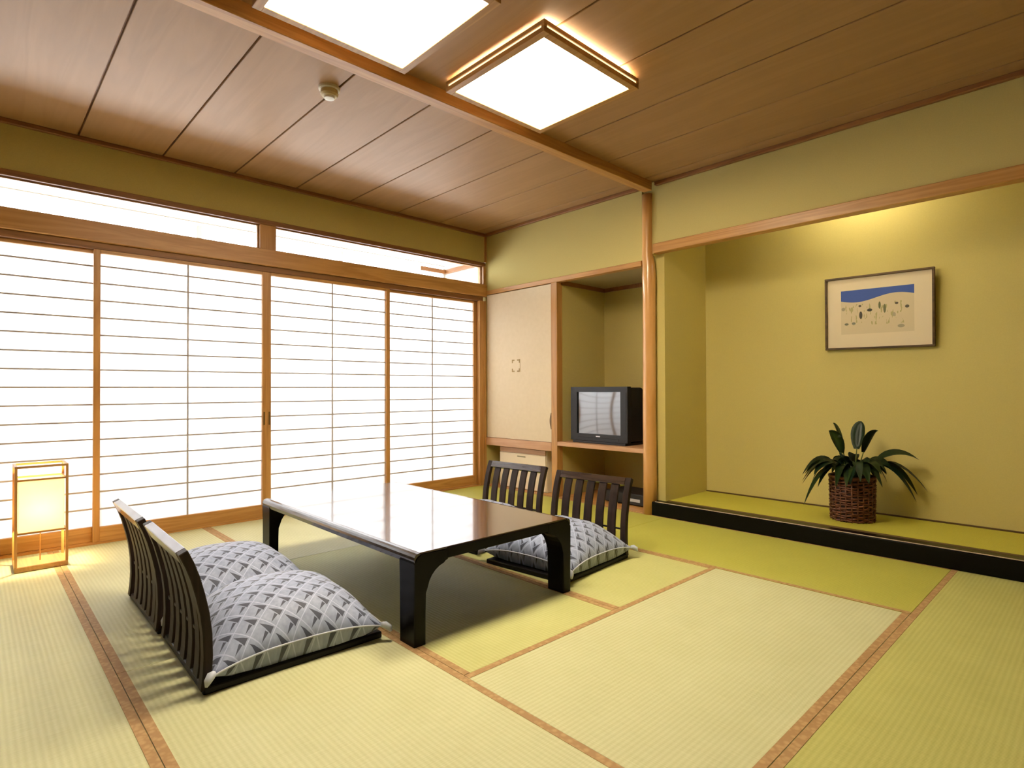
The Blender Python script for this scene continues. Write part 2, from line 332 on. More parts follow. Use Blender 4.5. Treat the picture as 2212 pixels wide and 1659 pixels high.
# shoji frame timbers
struct('trim_5', bx((-0.085, 0.004, -4.42, -0.0, 2.246, 2.283), bev=0.003), 'moulding', 'dark wooden head rail above the clear transom panes', 'rail')
struct('trim_6', bx((-0.085, 0.026, -4.42, -0.0, 1.928, 2.055), bev=0.004), 'wood_y', 'broad brown wooden lintel between the transom and the paper doors', 'beam')
struct('trim_7', bx((-0.085, 0.0, -4.42, -0.031, 1.885, 1.928), bev=0.002), 'moulding', 'grooved wooden door head under the broad lintel', 'rail')
struct('trim_8', bx((-0.085, -0.002, -2.258, -2.138, 2.055, 2.246), bev=0.003), 'wood_z', 'short brown mullion between the two transom panes', 'mullion')
struct('trim_9', bx((-0.085, 0.012, -0.088, -0.028, 0.0, 1.885), bev=0.003), 'wood_z', 'brown door jamb at the corner beside the cream closet', 'post')
struct('trim_10', bx((-0.085, 0.0, -4.42, -0.088, -0.03, 0.012), bev=0.002), 'wood_y', 'wooden sill track under the paper doors', 'sill')
struct('trim_11', bx((-0.085, 0.004, -0.030, 0.0, 2.055, 2.246), (-0.085, 0.012, -0.027, 0.0, 0.0, 1.885), (0.004, 0.022, -0.02, -0.0005, 2.283, 2.546)), 'wood_z', 'slim brown corner post where paper doors and closet wall meet', 'post')
for i, (a, b_) in enumerate(((-4.42, -2.258), (-2.138, -0.030))):
    t = tag(empty('window_%d' % (i + 1), (-0.045, (a + b_) / 2, 2.055)), ['clear transom window beside the mullion, above the two paper doors behind the standing paper lamp', 'clear transom window over the two paper doors next to the closet'][i], 'window', kind='structure')
    L = (b_ - a) / 2
    obj('pane', bx((-0.002, 0.002, -L + 0.012, L - 0.012, 0.010, 0.181)), 'glass', t)
    for (c, d, e, f_) in ((-L, L, 0, 0.01), (-L, L, 0.181, 0.191), (-L, -L + 0.012, 0.01, 0.181), (L - 0.012, L, 0.01, 0.181)):
        obj('sash', bx((-0.012, 0.012, c, d, e, f_)), 'wood_y', t)

M['kumiko'] = plain('pale_lattice_wood', (0.45, 0.40, 0.37), 0.6)
# four shoji: the two middle ones run in the front track and meet
SHW = 1.085
bar_h = mesh_of('lattice_bar', bx((-0.006, 0.006, -SHW / 2 + 0.036, SHW / 2 - 0.036, -0.0050, 0.0050))); bar_h.materials.append(M['kumiko'])
bar_v = mesh_of('lattice_bar_upright', bx((-0.0055, 0.0065, -0.0050, 0.0050, 0.094, 1.848))); bar_v.materials.append(M['kumiko'])
labels = ['white paper sliding door half hidden behind the standing paper lamp', 'white paper sliding door with a pull, behind the two slatted chairs that stand side by side by the lamp',
          'white paper sliding door with a pull, rising behind the table', 'white paper sliding door next to the cream closet']
for i, (yc, xp) in enumerate(((-3.79, -0.052), (-2.747, -0.018), (-1.668, -0.018), (-0.632, -0.052))):
    t = tag(empty('door_%d' % (i + 1), (xp, yc, 0.012)), labels[i], 'sliding door', kind='structure')
    h = SHW / 2
    for s in (-1, 1):
        obj('stile', bx((-0.015, 0.015, s * h - (0.036 if s > 0 else 0), s * h + (0 if s > 0 else 0.036), 0, 1.872), bev=0.002), 'wood_z', t)
    obj('bottom_rail', bx((-0.015, 0.015, -h + 0.036, h - 0.036, 0, 0.094), bev=0.002), 'wood_y', t)
    obj('top_rail', bx((-0.015, 0.015, -h + 0.036, h - 0.036, 1.848, 1.872), bev=0.002), 'wood_y', t)
    for k in range(15):
        obj('lattice_bar', bar_h, None, t, loc=(0.0, 0, 1.768 - 0.1115 * k))
    obj('lattice_bar', bar_v, None, t)
    obj('paper', bx((-0.0095, -0.0080, -h + 0.03, h - 0.03, 0.088, 1.855)), 'paper', t)
    if i in (1, 2):
        s = 1 if i == 1 else -1
        obj('finger_pull', bx((0.0145, 0.0165, s * (h - 0.022) - 0.006, s * (h - 0.022) + 0.006, 0.70, 0.80), bev=0.001), 'bronze', t)

# veranda outside the doors
VX, VS, VE = -1.80, 0.95, 0.84
struct('wall_veranda', bx((VX - 0.08, VX, YF, VE, -0.03, VS), (VX, -0.10, YF - 0.08, YF, -0.03, 2.70)), 'white_wall', 'white veranda parapet seen only as brightness behind the panes', 'wall')
struct('wall_veranda_end', bx((VX - 0.08, -0.10, VE, VE + 0.08, -0.03, 2.75), (-0.10, -0.095, 0.0, VE, -0.03, 2.75)), 'white_wall', 'pale veranda end wall seen through the clear transom', 'wall')
struct('floor_veranda', bx((VX, -0.09, YF, VE, -0.10, -0.03)), 'wood_y', 'wooden veranda floor behind the paper doors', 'floor')
struct('ceiling_veranda', bx((VX - 0.08, -0.10, YF, VE, 2.66, 2.75)), 'white_wall', 'pale veranda ceiling seen through the clear transom', 'ceiling')
struct('trim_12', bx((VX, VX + 0.03, VE - 0.42, VE - 0.03, 2.545, 2.60), bev=0.003), 'moulding', 'brown veranda moulding over the outer window, seen through the transom', 'moulding')
struct('trim_13', bx((VX, -0.12, VE - 0.03, VE, 2.545, 2.60), bev=0.003), bpy.data.materials['moulding_x'], 'brown veranda moulding on the end wall, seen through the transom', 'moulding')
t = tag(empty('window_3', (VX - 0.04, (YF + VE) / 2, VS)), 'outer veranda window behind the paper doors', 'window', kind='structure')
hh = (VE - YF) / 2
for k in range(5):
    yy = -hh + 2 * hh * k / 4
    obj('mullion', bx((-0.02, 0.02, max(yy - 0.025, -hh), min(yy + 0.025, hh), 0.03, 1.675)), 'silver', t)
    if k < 4: obj('pane', bx((-0.003, 0.003, yy + 0.026, yy + hh / 2 - 0.026, 0.031, 1.674)), 'glass', t)
for z in (0, 1.70): obj('sash', bx((-0.02, 0.02, -hh, hh, z, z + 0.03)), 'silver', t)

# back wall: closet, television niche, alcove
struct('wall_back', bx((0.0, 1.898, 0.0, 0.06, 1.992, ZC + 0.03), (1.898, 2.03, 0.02, 0.06, 2.034, ZC + 0.03), (5.02, XR + 0.1, 0.0, 0.06, -0.03, ZC + 0.03), (2.03, 5.02, 0.006, 0.06, 2.104, ZC + 0.03)), 'plaster', 'olive plaster wall above closet, television niche and alcove', 'wall')
struct('wall_niche', bx((-0.08, 1.96, 0.70, 0.76, -0.03, 2.10), (0.927, 0.985, 0.075, 0.70, -0.03, 1.966), (-0.08, 0.0, 0.0, 0.70, -0.03, 2.10)), 'plaster', 'olive walls inside the niche around the television', 'wall')
struct('ceiling_niche', bx((0.0, 1.96, 0.06, 0.70, 1.966, 2.03)), plain('niche_ceiling', (0.38, 0.30, 0.17), 0.7), 'plain tan ceiling of the television niche', 'ceiling')
struct('trim_14', bx((0.985, 1.945, 0.680, 0.699, 1.930, 1.966), (0.985, 1.004, 0.06, 0.680, 1.930, 1.966)), 'moulding', 'dark moulding under the ceiling of the television niche', 'moulding')
struct('trim_15', bx((0.0, 1.892, -0.006, 0.060, 1.950, 1.992), bev=0.003), 'wood_x', 'slim wooden lintel above the cream closet door and television niche', 'beam')
struct('trim_16', bx((0.918, 0.990, -0.004, 0.072, 0.0, 1.950), bev=0.003), 'wood_z', 'square wooden post between cream closet and television niche', 'post')
struct('floor_niche', bx((-0.08, 2.03, 0.0, 0.70, -0.10, 0.004)), 'wood_x', 'dark board floor under the niche shelf', 'floor')
struct('wall_alcove_left', bx((1.945, 2.052, 0.072, 0.76, -0.03, ZC + 0.03)), 'toko_wall', 'narrow olive side wall of the picture alcove beside the round post', 'wall')
struct('wall_alcove_back', bx((1.96, 5.10, 0.72, 0.80, -0.03, ZC + 0.03)), 'toko_wall', 'olive paper wall of the alcove behind the framed picture', 'wall')
struct('wall_alcove_right', bx((5.02, 5.10, 0.06, 0.72, -0.03, ZC + 0.03)), 'toko_wall', 'olive side wall at the far end of the picture alcove', 'wall')
struct('ceiling_alcove', bx((2.052, 5.02, 0.06, 0.72, 2.50, 2.60)), 'plaster', 'hidden ceiling of the picture alcove', 'ceiling')
struct('trim_17', bx((2.0, 5.02, -0.014, 0.062, 2.030, 2.104), bev=0.004), 'wood_x', 'orange wooden lintel hanging across the front of the alcove', 'beam')
t = struct('floor_alcove', bx((2.052, 5.02, 0.075, 0.72, -0.03, 0.098)), 'wood_x', 'raised alcove floor covered with a green rush mat', 'floor')
obj('rush_mat', bx((2.054, 5.018, 0.118, 0.705, 0.098, 0.106), bev=0.001), 'toko_mat', t)
obj('border_cloth', bx((2.054, 5.018, 0.084, 0.118, 0.098, 0.1065)), plain('alcove_border', (0.10, 0.06, 0.018), 0.7), t)
obj('edge_strip', bx((2.054, 5.018, 0.705, 0.72, 0.098, 0.115)), plain('dark_edge_strip', (0.09, 0.05, 0.014), 0.6), t)
struct('trim_18', bx((1.985, 5.02, -0.022, 0.075, 0.0, 0.106), bev=0.006, seg=2), 'black', 'black lacquered sill beam along the front of the alcove', 'beam')
obj('edge_highlight', bx((2.012, 5.018, -0.018, -0.006, 0.1061, 0.1085)), plain('pale_edge_highlight', (0.50, 0.40, 0.30), 0.4), bpy.data.objects['trim_18'])  # pale strip added as the highlight along the sill beam's top edge
# round natural post, with flattened facets near the top
bm = bmesh.new()
def post_ring(z, r, cx, cy, n=20):
    vs = []
    for k in range(n):
        a = 2 * math.pi * k / n; rr = r
        x, y = rr * math.cos(a), rr * math.sin(a)
        vs.append(bm.verts.new((cx + x, cy + y, z)))
    return vs
rings = []
prof = [(0, .053), (.3, .0525), (.8, .051), (1.3, .050), (1.7, .050), (1.86, .053), (1.95, .048), (2.03, .044), (2.12, .041), (2.3, .041), (2.508, .042)]
for i, (z, r) in enumerate(prof):
    rings.append(post_ring(z, r, 1.946 - (0.008 if z > 1.97 else 0) + 0.002 * math.sin(z * 5), 0.018))
for a, b_ in zip(rings, rings[1:]):
    for k in range(20): bm.faces.new((a[k], a[(k+1)%20], b_[(k+1)%20], b_[k]))
bm.faces.new(rings[0][::-1]); bm.faces.new(rings[-1])
struct('trim_19', bm, 'post', 'polished round timber alcove post reaching the ceiling', 'post')
for p in bpy.data.objects['trim_19'].data.polygons: p.use_smooth = True
# shelf across niche
t = struct('trim_20', bx((0.990, 1.905, -0.004, 0.695, 0.468, 0.505), bev=0.002), 'pink', 'pale wooden shelf board under the television', 'shelf')

# ------------------------------------------------------------------ closet over an open recess
c = tag(empty('wall_closet', (0.459, 0.0, 0.412)), 'tall cream paper-faced closet door beside the corner of the paper doors', 'closet')
obj('bottom_board', bx((-0.455, 0.458, -0.004, 0.69, 0.0, 0.078), bev=0.003), 'pink', c)
obj('body', bx((-0.455, 0.458, 0.05, 0.69, 0.079, 1.535)), 'wood_x', c)
d = obj('door', bx((-0.445, 0.452, 0.006, 0.046, 0.080, 1.532), bev=0.002), 'fusuma', c)
p = obj('pull', bx((-0.055, 0.055, 0.0025, 0.006, 0.735, 0.857)), 'fusuma', d, loc=(-0.012, 0, 0))
brass = plain('pull_brass', (0.34, 0.22, 0.07), 0.5)
for sx in (-1, 1):
    for s2, zc in ((1, 0.735), (-1, 0.857)):
        o3 = [(0.055, 0), (0.020, 0), (0.020, 0.014), (0.043, 0.014), (0.043, 0.034), (0.055, 0.034)]
        bm = bmesh.new(); va = [bm.verts.new((sx * x, 0.0005, zc + s2 * z)) for x, z in o3]; vb = [bm.verts.new((sx * x, 0.0025, zc + s2 * z)) for x, z in o3]
        bm.faces.new(va); bm.faces.new(vb[::-1])
        for k in range(6): bm.faces.new((va[k], va[(k+1) % 6], vb[(k+1) % 6], vb[k]))
        obj('pull_corner', bm, brass, d, loc=(-0.012, 0, 0))
bm = bmesh.new()
pr = [(0.004 + 0.016 * math.sin(math.pi * k / 10), 0.20 + 0.15 * k / 10) for k in range(11)]
v0 = [bm.verts.new((0.452 - a, 0.003, z)) for a, z in pr]; v1 = [bm.verts.new((0.4519, 0.003, z)) for a, z in pr]
for k in range(10): bm.faces.new((v0[k], v0[k+1], v1[k+1], v1[k]))
ext = bmesh.ops.extrude_face_region(bm, geom=bm.faces[:]); bmesh.ops.translate(bm, vec=(0, 0.003, 0), verts=[g for g in ext['geom'] if isinstance(g, bmesh.types.BMVert)])
obj('edge_pull', bm, plain('edge_pull_brown', (0.16, 0.085, 0.02), 0.5), d)
# cream box under the closet
f = tag(empty('storage_box', (0.465, 0.06, 0.004)), 'cream low box with a small slot pull in the recess under the closet', 'storage box')
obj('body', bx((-0.325, 0.325, 0.012, 0.52, 0, 0.400), bev=0.004), 'ivory', f)
d = obj('front_panel', bx((-0.318, 0.318, 0.0, 0.0115, 0.006, 0.345), bev=0.003), 'ivory', f)
obj('slot_pull', bx((-0.06, 0.05, -0.003, 0.0, 0.312, 0.324)), plain('pull_grey', (0.30, 0.26, 0.14), 0.5), d)
obj('top_panel', bx((-0.318, 0.318, 0.0, 0.0115, 0.350, 0.396), bev=0.003), 'pink', f)

# ------------------------------------------------------------------ television
t = tag(empty('television', (1.395, 0.07, 0.5055)), 'boxy black tube television reflecting the paper doors', 'television')
bm = bx((-0.285, 0.285, 0.0, 0.40, 0, 0.022), bev=0.003)
obj('base', bm, 'tv_dark', t)
bm = bmesh.new()      # tapered rear housing
fr_ = [(-0.300, 0.03), (0.300, 0.03), (0.300, 0.485), (-0.300, 0.485)]
bk = [(-0.20, 0.07), (0.20, 0.07), (0.20, 0.40), (-0.20, 0.40)]
r0 = [bm.verts.new((x, 0.05, z)) for x, z in fr_]; r1 = [bm.verts.new((x, 0.22, z)) for x, z in fr_]; r2 = [bm.verts.new((x, 0.46, z)) for x, z in bk]
bm.faces.new(r0); bm.faces.new(r2[::-1])
for a, b_ in ((r0, r1), (r1, r2)):
    for k in range(4): bm.faces.new((a[k], a[(k+1)%4], b_[(k+1)%4], b_[k]))
bmesh.ops.bevel(bm, geom=bm.edges[:], offset=0.012, segments=2, profile=0.5, affect='EDGES')
obj('housing', bm, 'tv_dark', t)
bm = bx((-0.305, -0.235, 0.0, 0.05, 0.023, 0.492), (0.235, 0.305, 0.0, 0.05, 0.023, 0.492), (-0.235, 0.235, 0.0, 0.05, 0.448, 0.492), (-0.235, 0.235, 0.0, 0.05, 0.023, 0.082))
bz = obj('bezel', bm, 'tv', t)
obj('control_strip', bx((-0.22, 0.22, -0.003, 0.0, 0.030, 0.052), bev=0.001), 'tv_dark', bz)
obj('maker_badge', bx((-0.022, 0.022, -0.002, 0.0, 0.060, 0.069)), 'silver', bz)
obj('speaker_strip', bx((0.248, 0.292, -0.002, 0.0, 0.10, 0.44)), 'tv_dark', bz)
bm = bmesh.new(); n = 12; g = []
for j in range(n + 1):
    row = []
    for i in range(n + 1):
        u, v = i / n * 2 - 1, j / n * 2 - 1
        row.append(bm.verts.new((u * 0.236, 0.014 - 0.005 * (1 - u * u) * (1 - 0.5 * v * v) - 0.002 * (1 - v * v), 0.265 + v * 0.184)))
    g.append(row)
for j in range(n):
    for i in range(n): bm.faces.new((g[j][i], g[j][i+1], g[j+1][i+1], g[j+1][i]))
obj('screen', bm, 'screen', t, smooth=True)
sl = bmesh.new()
# small dark set-top unit on the floor under the shelf
u_ = tag(empty('video_recorder', (1.60, 0.16, 0.004)), 'low dark video box on the floor of the niche beneath the television shelf', 'video recorder')
obj('case', bx((-0.20, 0.20, 0.0, 0.30, 0.008, 0.10), bev=0.004), 'tv_dark', u_)
obj('front_panel', bx((-0.197, 0.197, -0.006, 0.0, 0.012, 0.096), bev=0.002), 'tv', u_)
for sx in (-0.17, 0.17): obj('foot', bx((sx - 0.02, sx + 0.02, 0.03, 0.07, 0, 0.008)), 'tv_dark', u_)
obj('display', bx((0.03, 0.16, -0.008, -0.006, 0.035, 0.060)), 'silver', u_)

# ------------------------------------------------------------------ ceiling lamps
def ceiling_lamp(x0, x1, y0, y1, label):
    cx, cy = (x0 + x1) / 2, (y0 + y1) / 2; hx, hy = (x1 - x0) / 2, (y1 - y0) / 2
    t = tag(empty('ceiling_lamp', (cx, cy, ZC)), label, 'ceiling lamp', 'square ceiling lamps')
    def ring(name, z0, z1, w, mat, inset=0.0):
        a, b_ = hx - inset, hy - inset
        for (p0, p1, q0, q1) in ((-a, a, -b_, -b_ + w), (-a, a, b_ - w, b_), (-a, -a + w, -b_ + w, b_ - w), (a - w, a, -b_ + w, b_ - w)):
            obj(name, bx((p0, p1, q0, q1, z0, z1), bev=0.0015), mat, t)
    ring('upper_frame', -0.034, -0.015, 0.018, 'lamp_wood')
    ring('side_glass', -0.046, -0.034, 0.004, 'lamp_side', 0.005)
    ring('lower_frame', -0.070, -0.046, 0.036, 'lamp_wood')
    for sx in (-1, 1):
        for sy in (-1, 1): obj('corner_block', bx((sx * hx - 0.009 - sx * 0.009, sx * hx + 0.009 - sx * 0.009, sy * hy - 0.009 - sy * 0.009, sy * hy + 0.009 - sy * 0.009, -0.046, -0.034)), 'lamp_wood', t)
    obj('diffuser', bx((-hx + 0.034, hx - 0.034, -hy + 0.034, hy - 0.034, -0.064, -0.058)), 'lamp_diff', t)
    obj('back_plate', bx((-hx + 0.04, hx - 0.04, -hy + 0.04, hy - 0.04, -0.026, 0.0)), 'white_wall', t)
    # glow through the gap above the frame
    for (p0, p1, q0, q1) in ((hx - 0.034, hx - 0.026, -hy + 0.05, hy - 0.05),):
        obj('tube_strip', bx((p0, p1, q0, q1, -0.024, -0.004)), 'lamp_gap', t)
    return t
M['lamp_gap'] = emit('lamp_gap_glow', (1.0, 0.82, 0.58), 60.0)
ceiling_lamp(2.115, 2.812, -2.088, -1.388, 'square wooden framed ceiling lamp closer to the alcove, glow at its edges')
ceiling_lamp(2.115, 2.812, -3.050, -2.335, 'square wooden framed ceiling lamp farther from the alcove, behind the other lamp')

# alcove lamp behind the lintel
t = tag(empty('alcove_lamp', (3.27, 0.33, 2.50)), 'small tube lamp hidden behind the alcove lintel', 'lamp')
obj('housing', bx((-0.26, 0.26, -0.03, 0.03, -0.05, 0.0), bev=0.004), 'white_wall', t)
bm = bmesh.new(); tube(bm, [(-0.22, 0, -0.075), (0.22, 0, -0.075)], 0.014, 12)
obj('tube', bm, 'tube', t)
for s in (-1, 1): obj('socket', bx((s * 0.235 - 0.012, s * 0.235 + 0.012, -0.02, 0.02, -0.095, -0.05)), 'white_wall', t)

# smoke detector
t = tag(empty('smoke_detector', (1.625, -2.485, ZC)), 'small round cream smoke detector on the ceiling', 'smoke detector')
bm = bmesh.new(); lathe(bm, [(0.055, 0.0), (0.055, -0.012), (0.050, -0.016)], 28); obj('base', bm, 'cream_plastic', t, smooth=False)
bm = bmesh.new(); lathe(bm, [(0.044, -0.016), (0.046, -0.036), (0.038, -0.046), (0.020, -0.050)], 28); obj('cap', bm, plain('detector_cap', (0.55, 0.42, 0.2), 0.5), t, smooth=False)
bm = bmesh.new(); lathe(bm, [(0.028, -0.0495), (0.026, -0.058), (0.012, -0.060)], 20); obj('sensor', bm, plain('detector_white', (0.8, 0.78, 0.7), 0.5), t)

# ------------------------------------------------------------------ table
TX0, TX1, TY0, TY1, TH = 1.105, 2.650, -2.640, -1.745, 0.355
t = tag(empty('low_table', ((TX0 + TX1) / 2, (TY0 + TY1) / 2, 0)), 'low black lacquered table with shiny brown top and arched ends', 'table')
hx, hy = (TX1 - TX0) / 2, (TY1 - TY0) / 2
obj('tabletop', bx((-hx + 0.004, hx - 0.004, -hy + 0.026, hy - 0.026, TH - 0.020, TH), bev=0.003, seg=2), 'tabletop', t)
obj('underboard', bx((-hx + 0.004, hx - 0.004, -hy + 0.03, hy - 0.03, TH - 0.042, TH - 0.0205)), 'table_edge', t)
for s in (-1, 1):   # long edges with a rounded outer arris
    bm = bmesh.new()
    pr = [(hy - 0.026, TH), (hy - 0.014, TH - 0.0015), (hy - 0.006, TH - 0.006), (hy - 0.0015, TH - 0.014), (hy, TH - 0.024), (hy - 0.003, TH - 0.042), (hy - 0.026, TH - 0.042)]
    a = [bm.verts.new((-hx + 0.002, s * y, z)) for y, z in pr]; b_ = [bm.verts.new((hx - 0.002, s * y, z)) for y, z in pr]
    bm.faces.new(a); bm.faces.new(b_[::-1])
    for k in range(len(pr)): bm.faces.new((a[k], a[(k+1) % len(pr)], b_[(k+1) % len(pr)], b_[k]))
    obj('long_edge', bm, 'table_edge', t)
# end frames: bent arch profile in the yz plane, 0.105 wide, split into a lintel and two legs
def arch_leg(s, sy):
    # leg with the quarter round under the top
    LT, RI, RO, TL = 0.052, 0.108, 0.034, TH - 0.005
    pts = [(hy - LT, 0.0), (hy, 0.0), (hy, TL - RO)]
    for k in range(1, 7): a = math.pi / 2 * k / 6; pts.append((hy - RO + RO * math.cos(a), TL - RO + RO * math.sin(a)))
    yj = hy - LT - RI
    pts += [(yj, TL), (yj, TL - 0.045)]
    for k in range(0, 8):
        a = math.pi / 2 * (1 - k / 7); pts.append((hy - LT - RI + RI * math.cos(a), TL - 0.045 - RI + RI * math.sin(a)))
    bm = bmesh.new(); x0, x1 = (hx - 0.105, hx) if s > 0 else (-hx, -hx + 0.105)
    clean = []
    for p in pts:
        if not clean or (abs(p[0] - clean[-1][0]) + abs(p[1] - clean[-1][1])) > 1e-5: clean.append(p)
    a = [bm.verts.new((x0, sy * y, z)) for y, z in clean]; b_ = [bm.verts.new((x1, sy * y, z)) for y, z in clean]
    bm.faces.new(a); bm.faces.new(b_[::-1]); n = len(clean)
    for k in range(n): bm.faces.new((a[k], a[(k+1) % n], b_[(k+1) % n], b_[k]))
    bmesh.ops.bevel(bm, geom=[e for e in bm.edges if len(e.link_faces) == 2 and any(len(f_.verts) > 6 for f_ in e.link_faces)], offset=0.006, segments=2, profile=0.5, affect='EDGES')
    return bm
for s in (-1, 1):
    for sy in (-1, 1): obj('leg', arch_leg(s, sy), 'black', t)
    x0, x1 = (hx - 0.105, hx) if s > 0 else (-hx, -hx + 0.105)
    if s > 0: obj('end_rail', bx((hx - 0.012, hx, -hy + 0.155, hy - 0.155, TH - 0.045, TH - 0.003), bev=0.003), 'black', t)
    else: obj('end_rail', bx((-hx, -hx + 0.012, -hy + 0.155, hy - 0.155, TH - 0.045, TH - 0.003), bev=0.003), 'black', t)

# ------------------------------------------------------------------ legless chairs
CW = 0.585
prof = [(-0.298, 0.012), (-0.292, 0.06), (-0.289, 0.12), (-0.291, 0.19), (-0.299, 0.258), (-0.312, 0.32), (-0.327, 0.378), (-0.343, 0.424), (-0.362, 0.467)]
def slat_mesh(name, w, th, i0=0, i1=None, off=0.0):
    bm = bmesh.new(); pp = prof[i0:i1]; rows = []
    for k, (y, z) in enumerate(pp):
        a = pp[max(k - 1, 0)]; b_ = pp[min(k + 1, len(pp) - 1)]
        t_ = Vector((0, b_[0] - a[0], b_[1] - a[1])).normalized(); n_ = Vector((0, t_.z, -t_.y))
        c_ = Vector((0, y, z)) + n_ * off
        rows.append([bm.verts.new(c_ + Vector((sx * w / 2, 0, 0)) + n_ * (sn * th / 2)) for sx, sn in ((-1, -1), (1, -1), (1, 1), (-1, 1))])
    for a, b_ in zip(rows, rows[1:]):
        for k in range(4): bm.faces.new((a[k], a[(k+1) % 4], b_[(k+1) % 4], b_[k]))
    bm.faces.new(rows[0][::-1]); bm.faces.new(rows[-1])
    bmesh.ops.bevel(bm, geom=[e for e in bm.edges], offset=0.0025, segments=1, profile=0.5, affect='EDGES')
    return mesh_of(name, bm)
def make_chair():
    t = empty('legless_chair')
    obj('seat', bx((-CW / 2, CW / 2, -0.305, 0.335, 0.0, 0.026), bev=0.006, seg=2), 'black_board', t)
    sm = slat_mesh('slat', 0.058, 0.013, 0, 8); sm.materials.append(M['slat'])
    ss = slat_mesh('side_slat', 0.040, 0.028, 0, 9); ss.materials.append(M['slat'])
    for s in (-1, 1): obj('side_slat', ss, None, t, loc=(s * (CW / 2 - 0.021), 0, 0.0))
    for k in range(5):
        obj('slat', sm, None, t, loc=(-CW / 2 + 0.021 + (k + 1) * (CW - 0.042) / 6, 0, 0.0))
    rm = slat_mesh('top_rail', CW - 0.083, 0.030, 7, 9); rm.materials.append(M['rail'])
    obj('top_rail', rm, None, t)
    obj('cross_rail', bx((-CW / 2 + 0.042, CW / 2 - 0.042, -0.2945, -0.2865, 0.165, 0.175)), 'black_board', t)
    return t
chair = make_chair()
CH = [(2.178, -3.005, R(-1.2), 'dark slatted legless chair, nearer the open mats, of the pair by the paper floor lamp'),
      (1.545, -3.005, R(-0.5), 'dark slatted legless chair, nearer the paper doors, of the pair by the paper floor lamp'),
      (2.270, -1.400, math.pi + R(5), 'dark slatted legless chair in front of the television niche'),
      (1.570, -1.385, math.pi + R(4), 'dark slatted legless chair in front of the cream closet')]
for i, (x, y, rz, lab) in enumerate(CH):
    o = chair if i == 0 else copy_tree(chair)
    o.location = (x, y, 0); o.rotation_euler = (0, 0, rz); o.scale = (1, 1, 1) if i < 2 else (0.94, 0.96, 0.965)
    tag(o, lab, 'floor chair', 'legless chairs around the low table')

# ------------------------------------------------------------------ cushions
def cushion_mesh(seed):
    rnd = random.Random(seed); bm = bmesh.new(); n = 36; H = 0.305; uvl = bm.loops.layers.uv.new('UVMap')
    def pt(u, v, top):
        # edges bow inwards, corners stick out
        bu = 1 - 0.07 * (1 - v * v) * abs(u) ** 3; bv = 1 - 0.07 * (1 - u * u) * abs(v) ** 3
        x, y = u * H * bu, v * H * bv
        e = max(0.0, (1 - abs(u) ** 2.6)) ** 0.78 * max(0.0, (1 - abs(v) ** 2.6)) ** 0.78
        seam = 0.062 - 0.030 * (u * u * v * v) ** 1.5
        wr = 0.003 * math.sin(9 * u + 4 * v + seed) * e
        if top: z = seam + 0.146 * e + wr
        else: z = seam * (1 - min(1.0, e * 5.0) ** 0.5)
        return (x, y, z)
    gt = [[bm.verts.new(pt(i / n * 2 - 1, j / n * 2 - 1, True)) for i in range(n + 1)] for j in range(n + 1)]
    gb = [[gt[j][i] if i in (0, n) or j in (0, n) else bm.verts.new(pt(i / n * 2 - 1, j / n * 2 - 1, False)) for i in range(n + 1)] for j in range(n + 1)]
    for g, fl in ((gt, False), (gb, True)):
        for j in range(n):
            for i in range(n):
                idx = ((j, i), (j, i + 1), (j + 1, i + 1), (j + 1, i)); vs = [g[a][b_] for a, b_ in idx]; ij = list(idx)
                if fl: vs.reverse(); ij.reverse()
                f_ = bm.faces.new(vs)
                for lp, (a, b_) in zip(f_.loops, ij): lp[uvl].uv = (b_ / n, a / n)
    me = mesh_of('cover', bm, True)
    # seam piping around the rim
    bp = bmesh.new(); rim = [pt(i / n * 2 - 1, -1, True) for i in range(n)] + [pt(1, i / n * 2 - 1, True) for i in range(n)] + [pt(1 - i / n * 2, 1, True) for i in range(n)] + [pt(-1, 1 - i / n * 2, True) for i in range(n)]
    tube(bp, rim + [rim[0]], 0.0035, 6, False)
    mp = mesh_of('piping', bp, True)
    # corner tufts
    return me, mp
cm_, cp_ = cushion_mesh(1); cm_.materials.append(M['cushion']); cp_.materials.append(M['piping'])
bm = bmesh.new(); tube(bm, [(0, 0, 0.002), (0.010, 0.010, 0.002), (0.022, 0.022, -0.008), (0.028, 0.028, -0.022)], [0.010, 0.014, 0.012, 0.004], 8)
tf_ = mesh_of('corner_tuft', bm, True); tf_.materials.append(M['piping'])
def make_cushion():
    t = empty('floor_cushion')
    cv = obj('cover', cm_, None, t); obj('piping', cp_, None, cv)
    for k, (sx, sy) in enumerate(((1, 1), (-1, 1), (-1, -1), (1, -1))):
        obj('corner_tuft', tf_, None, t, loc=(sx * 0.297, sy * 0.297, 0.036), rot=(0, 0, math.pi / 2 * k))
    return t
cush = make_cushion()
CU = [(2.190, -2.975, R(-3), 'grey and white leaf patterned cushion on the lamp-side chair nearer the open mats'),
      (1.545, -2.965, R(-2), 'grey and white leaf patterned cushion on the lamp-side chair nearer the paper doors'),
      (2.265, -1.405, R(185), 'grey and white leaf patterned cushion on the chair before the television niche'),
      (1.570, -1.395, R(184), 'grey and white leaf patterned cushion on the chair before the cream closet')]
for i, (x, y, rz, lab) in enumerate(CU):
    o = cush if i == 0 else copy_tree(cush)
    o.location = (x, y, 0.0265); o.rotation_euler = (0, 0, rz)
    tag(o, lab, 'cushion', 'leaf patterned floor cushions')

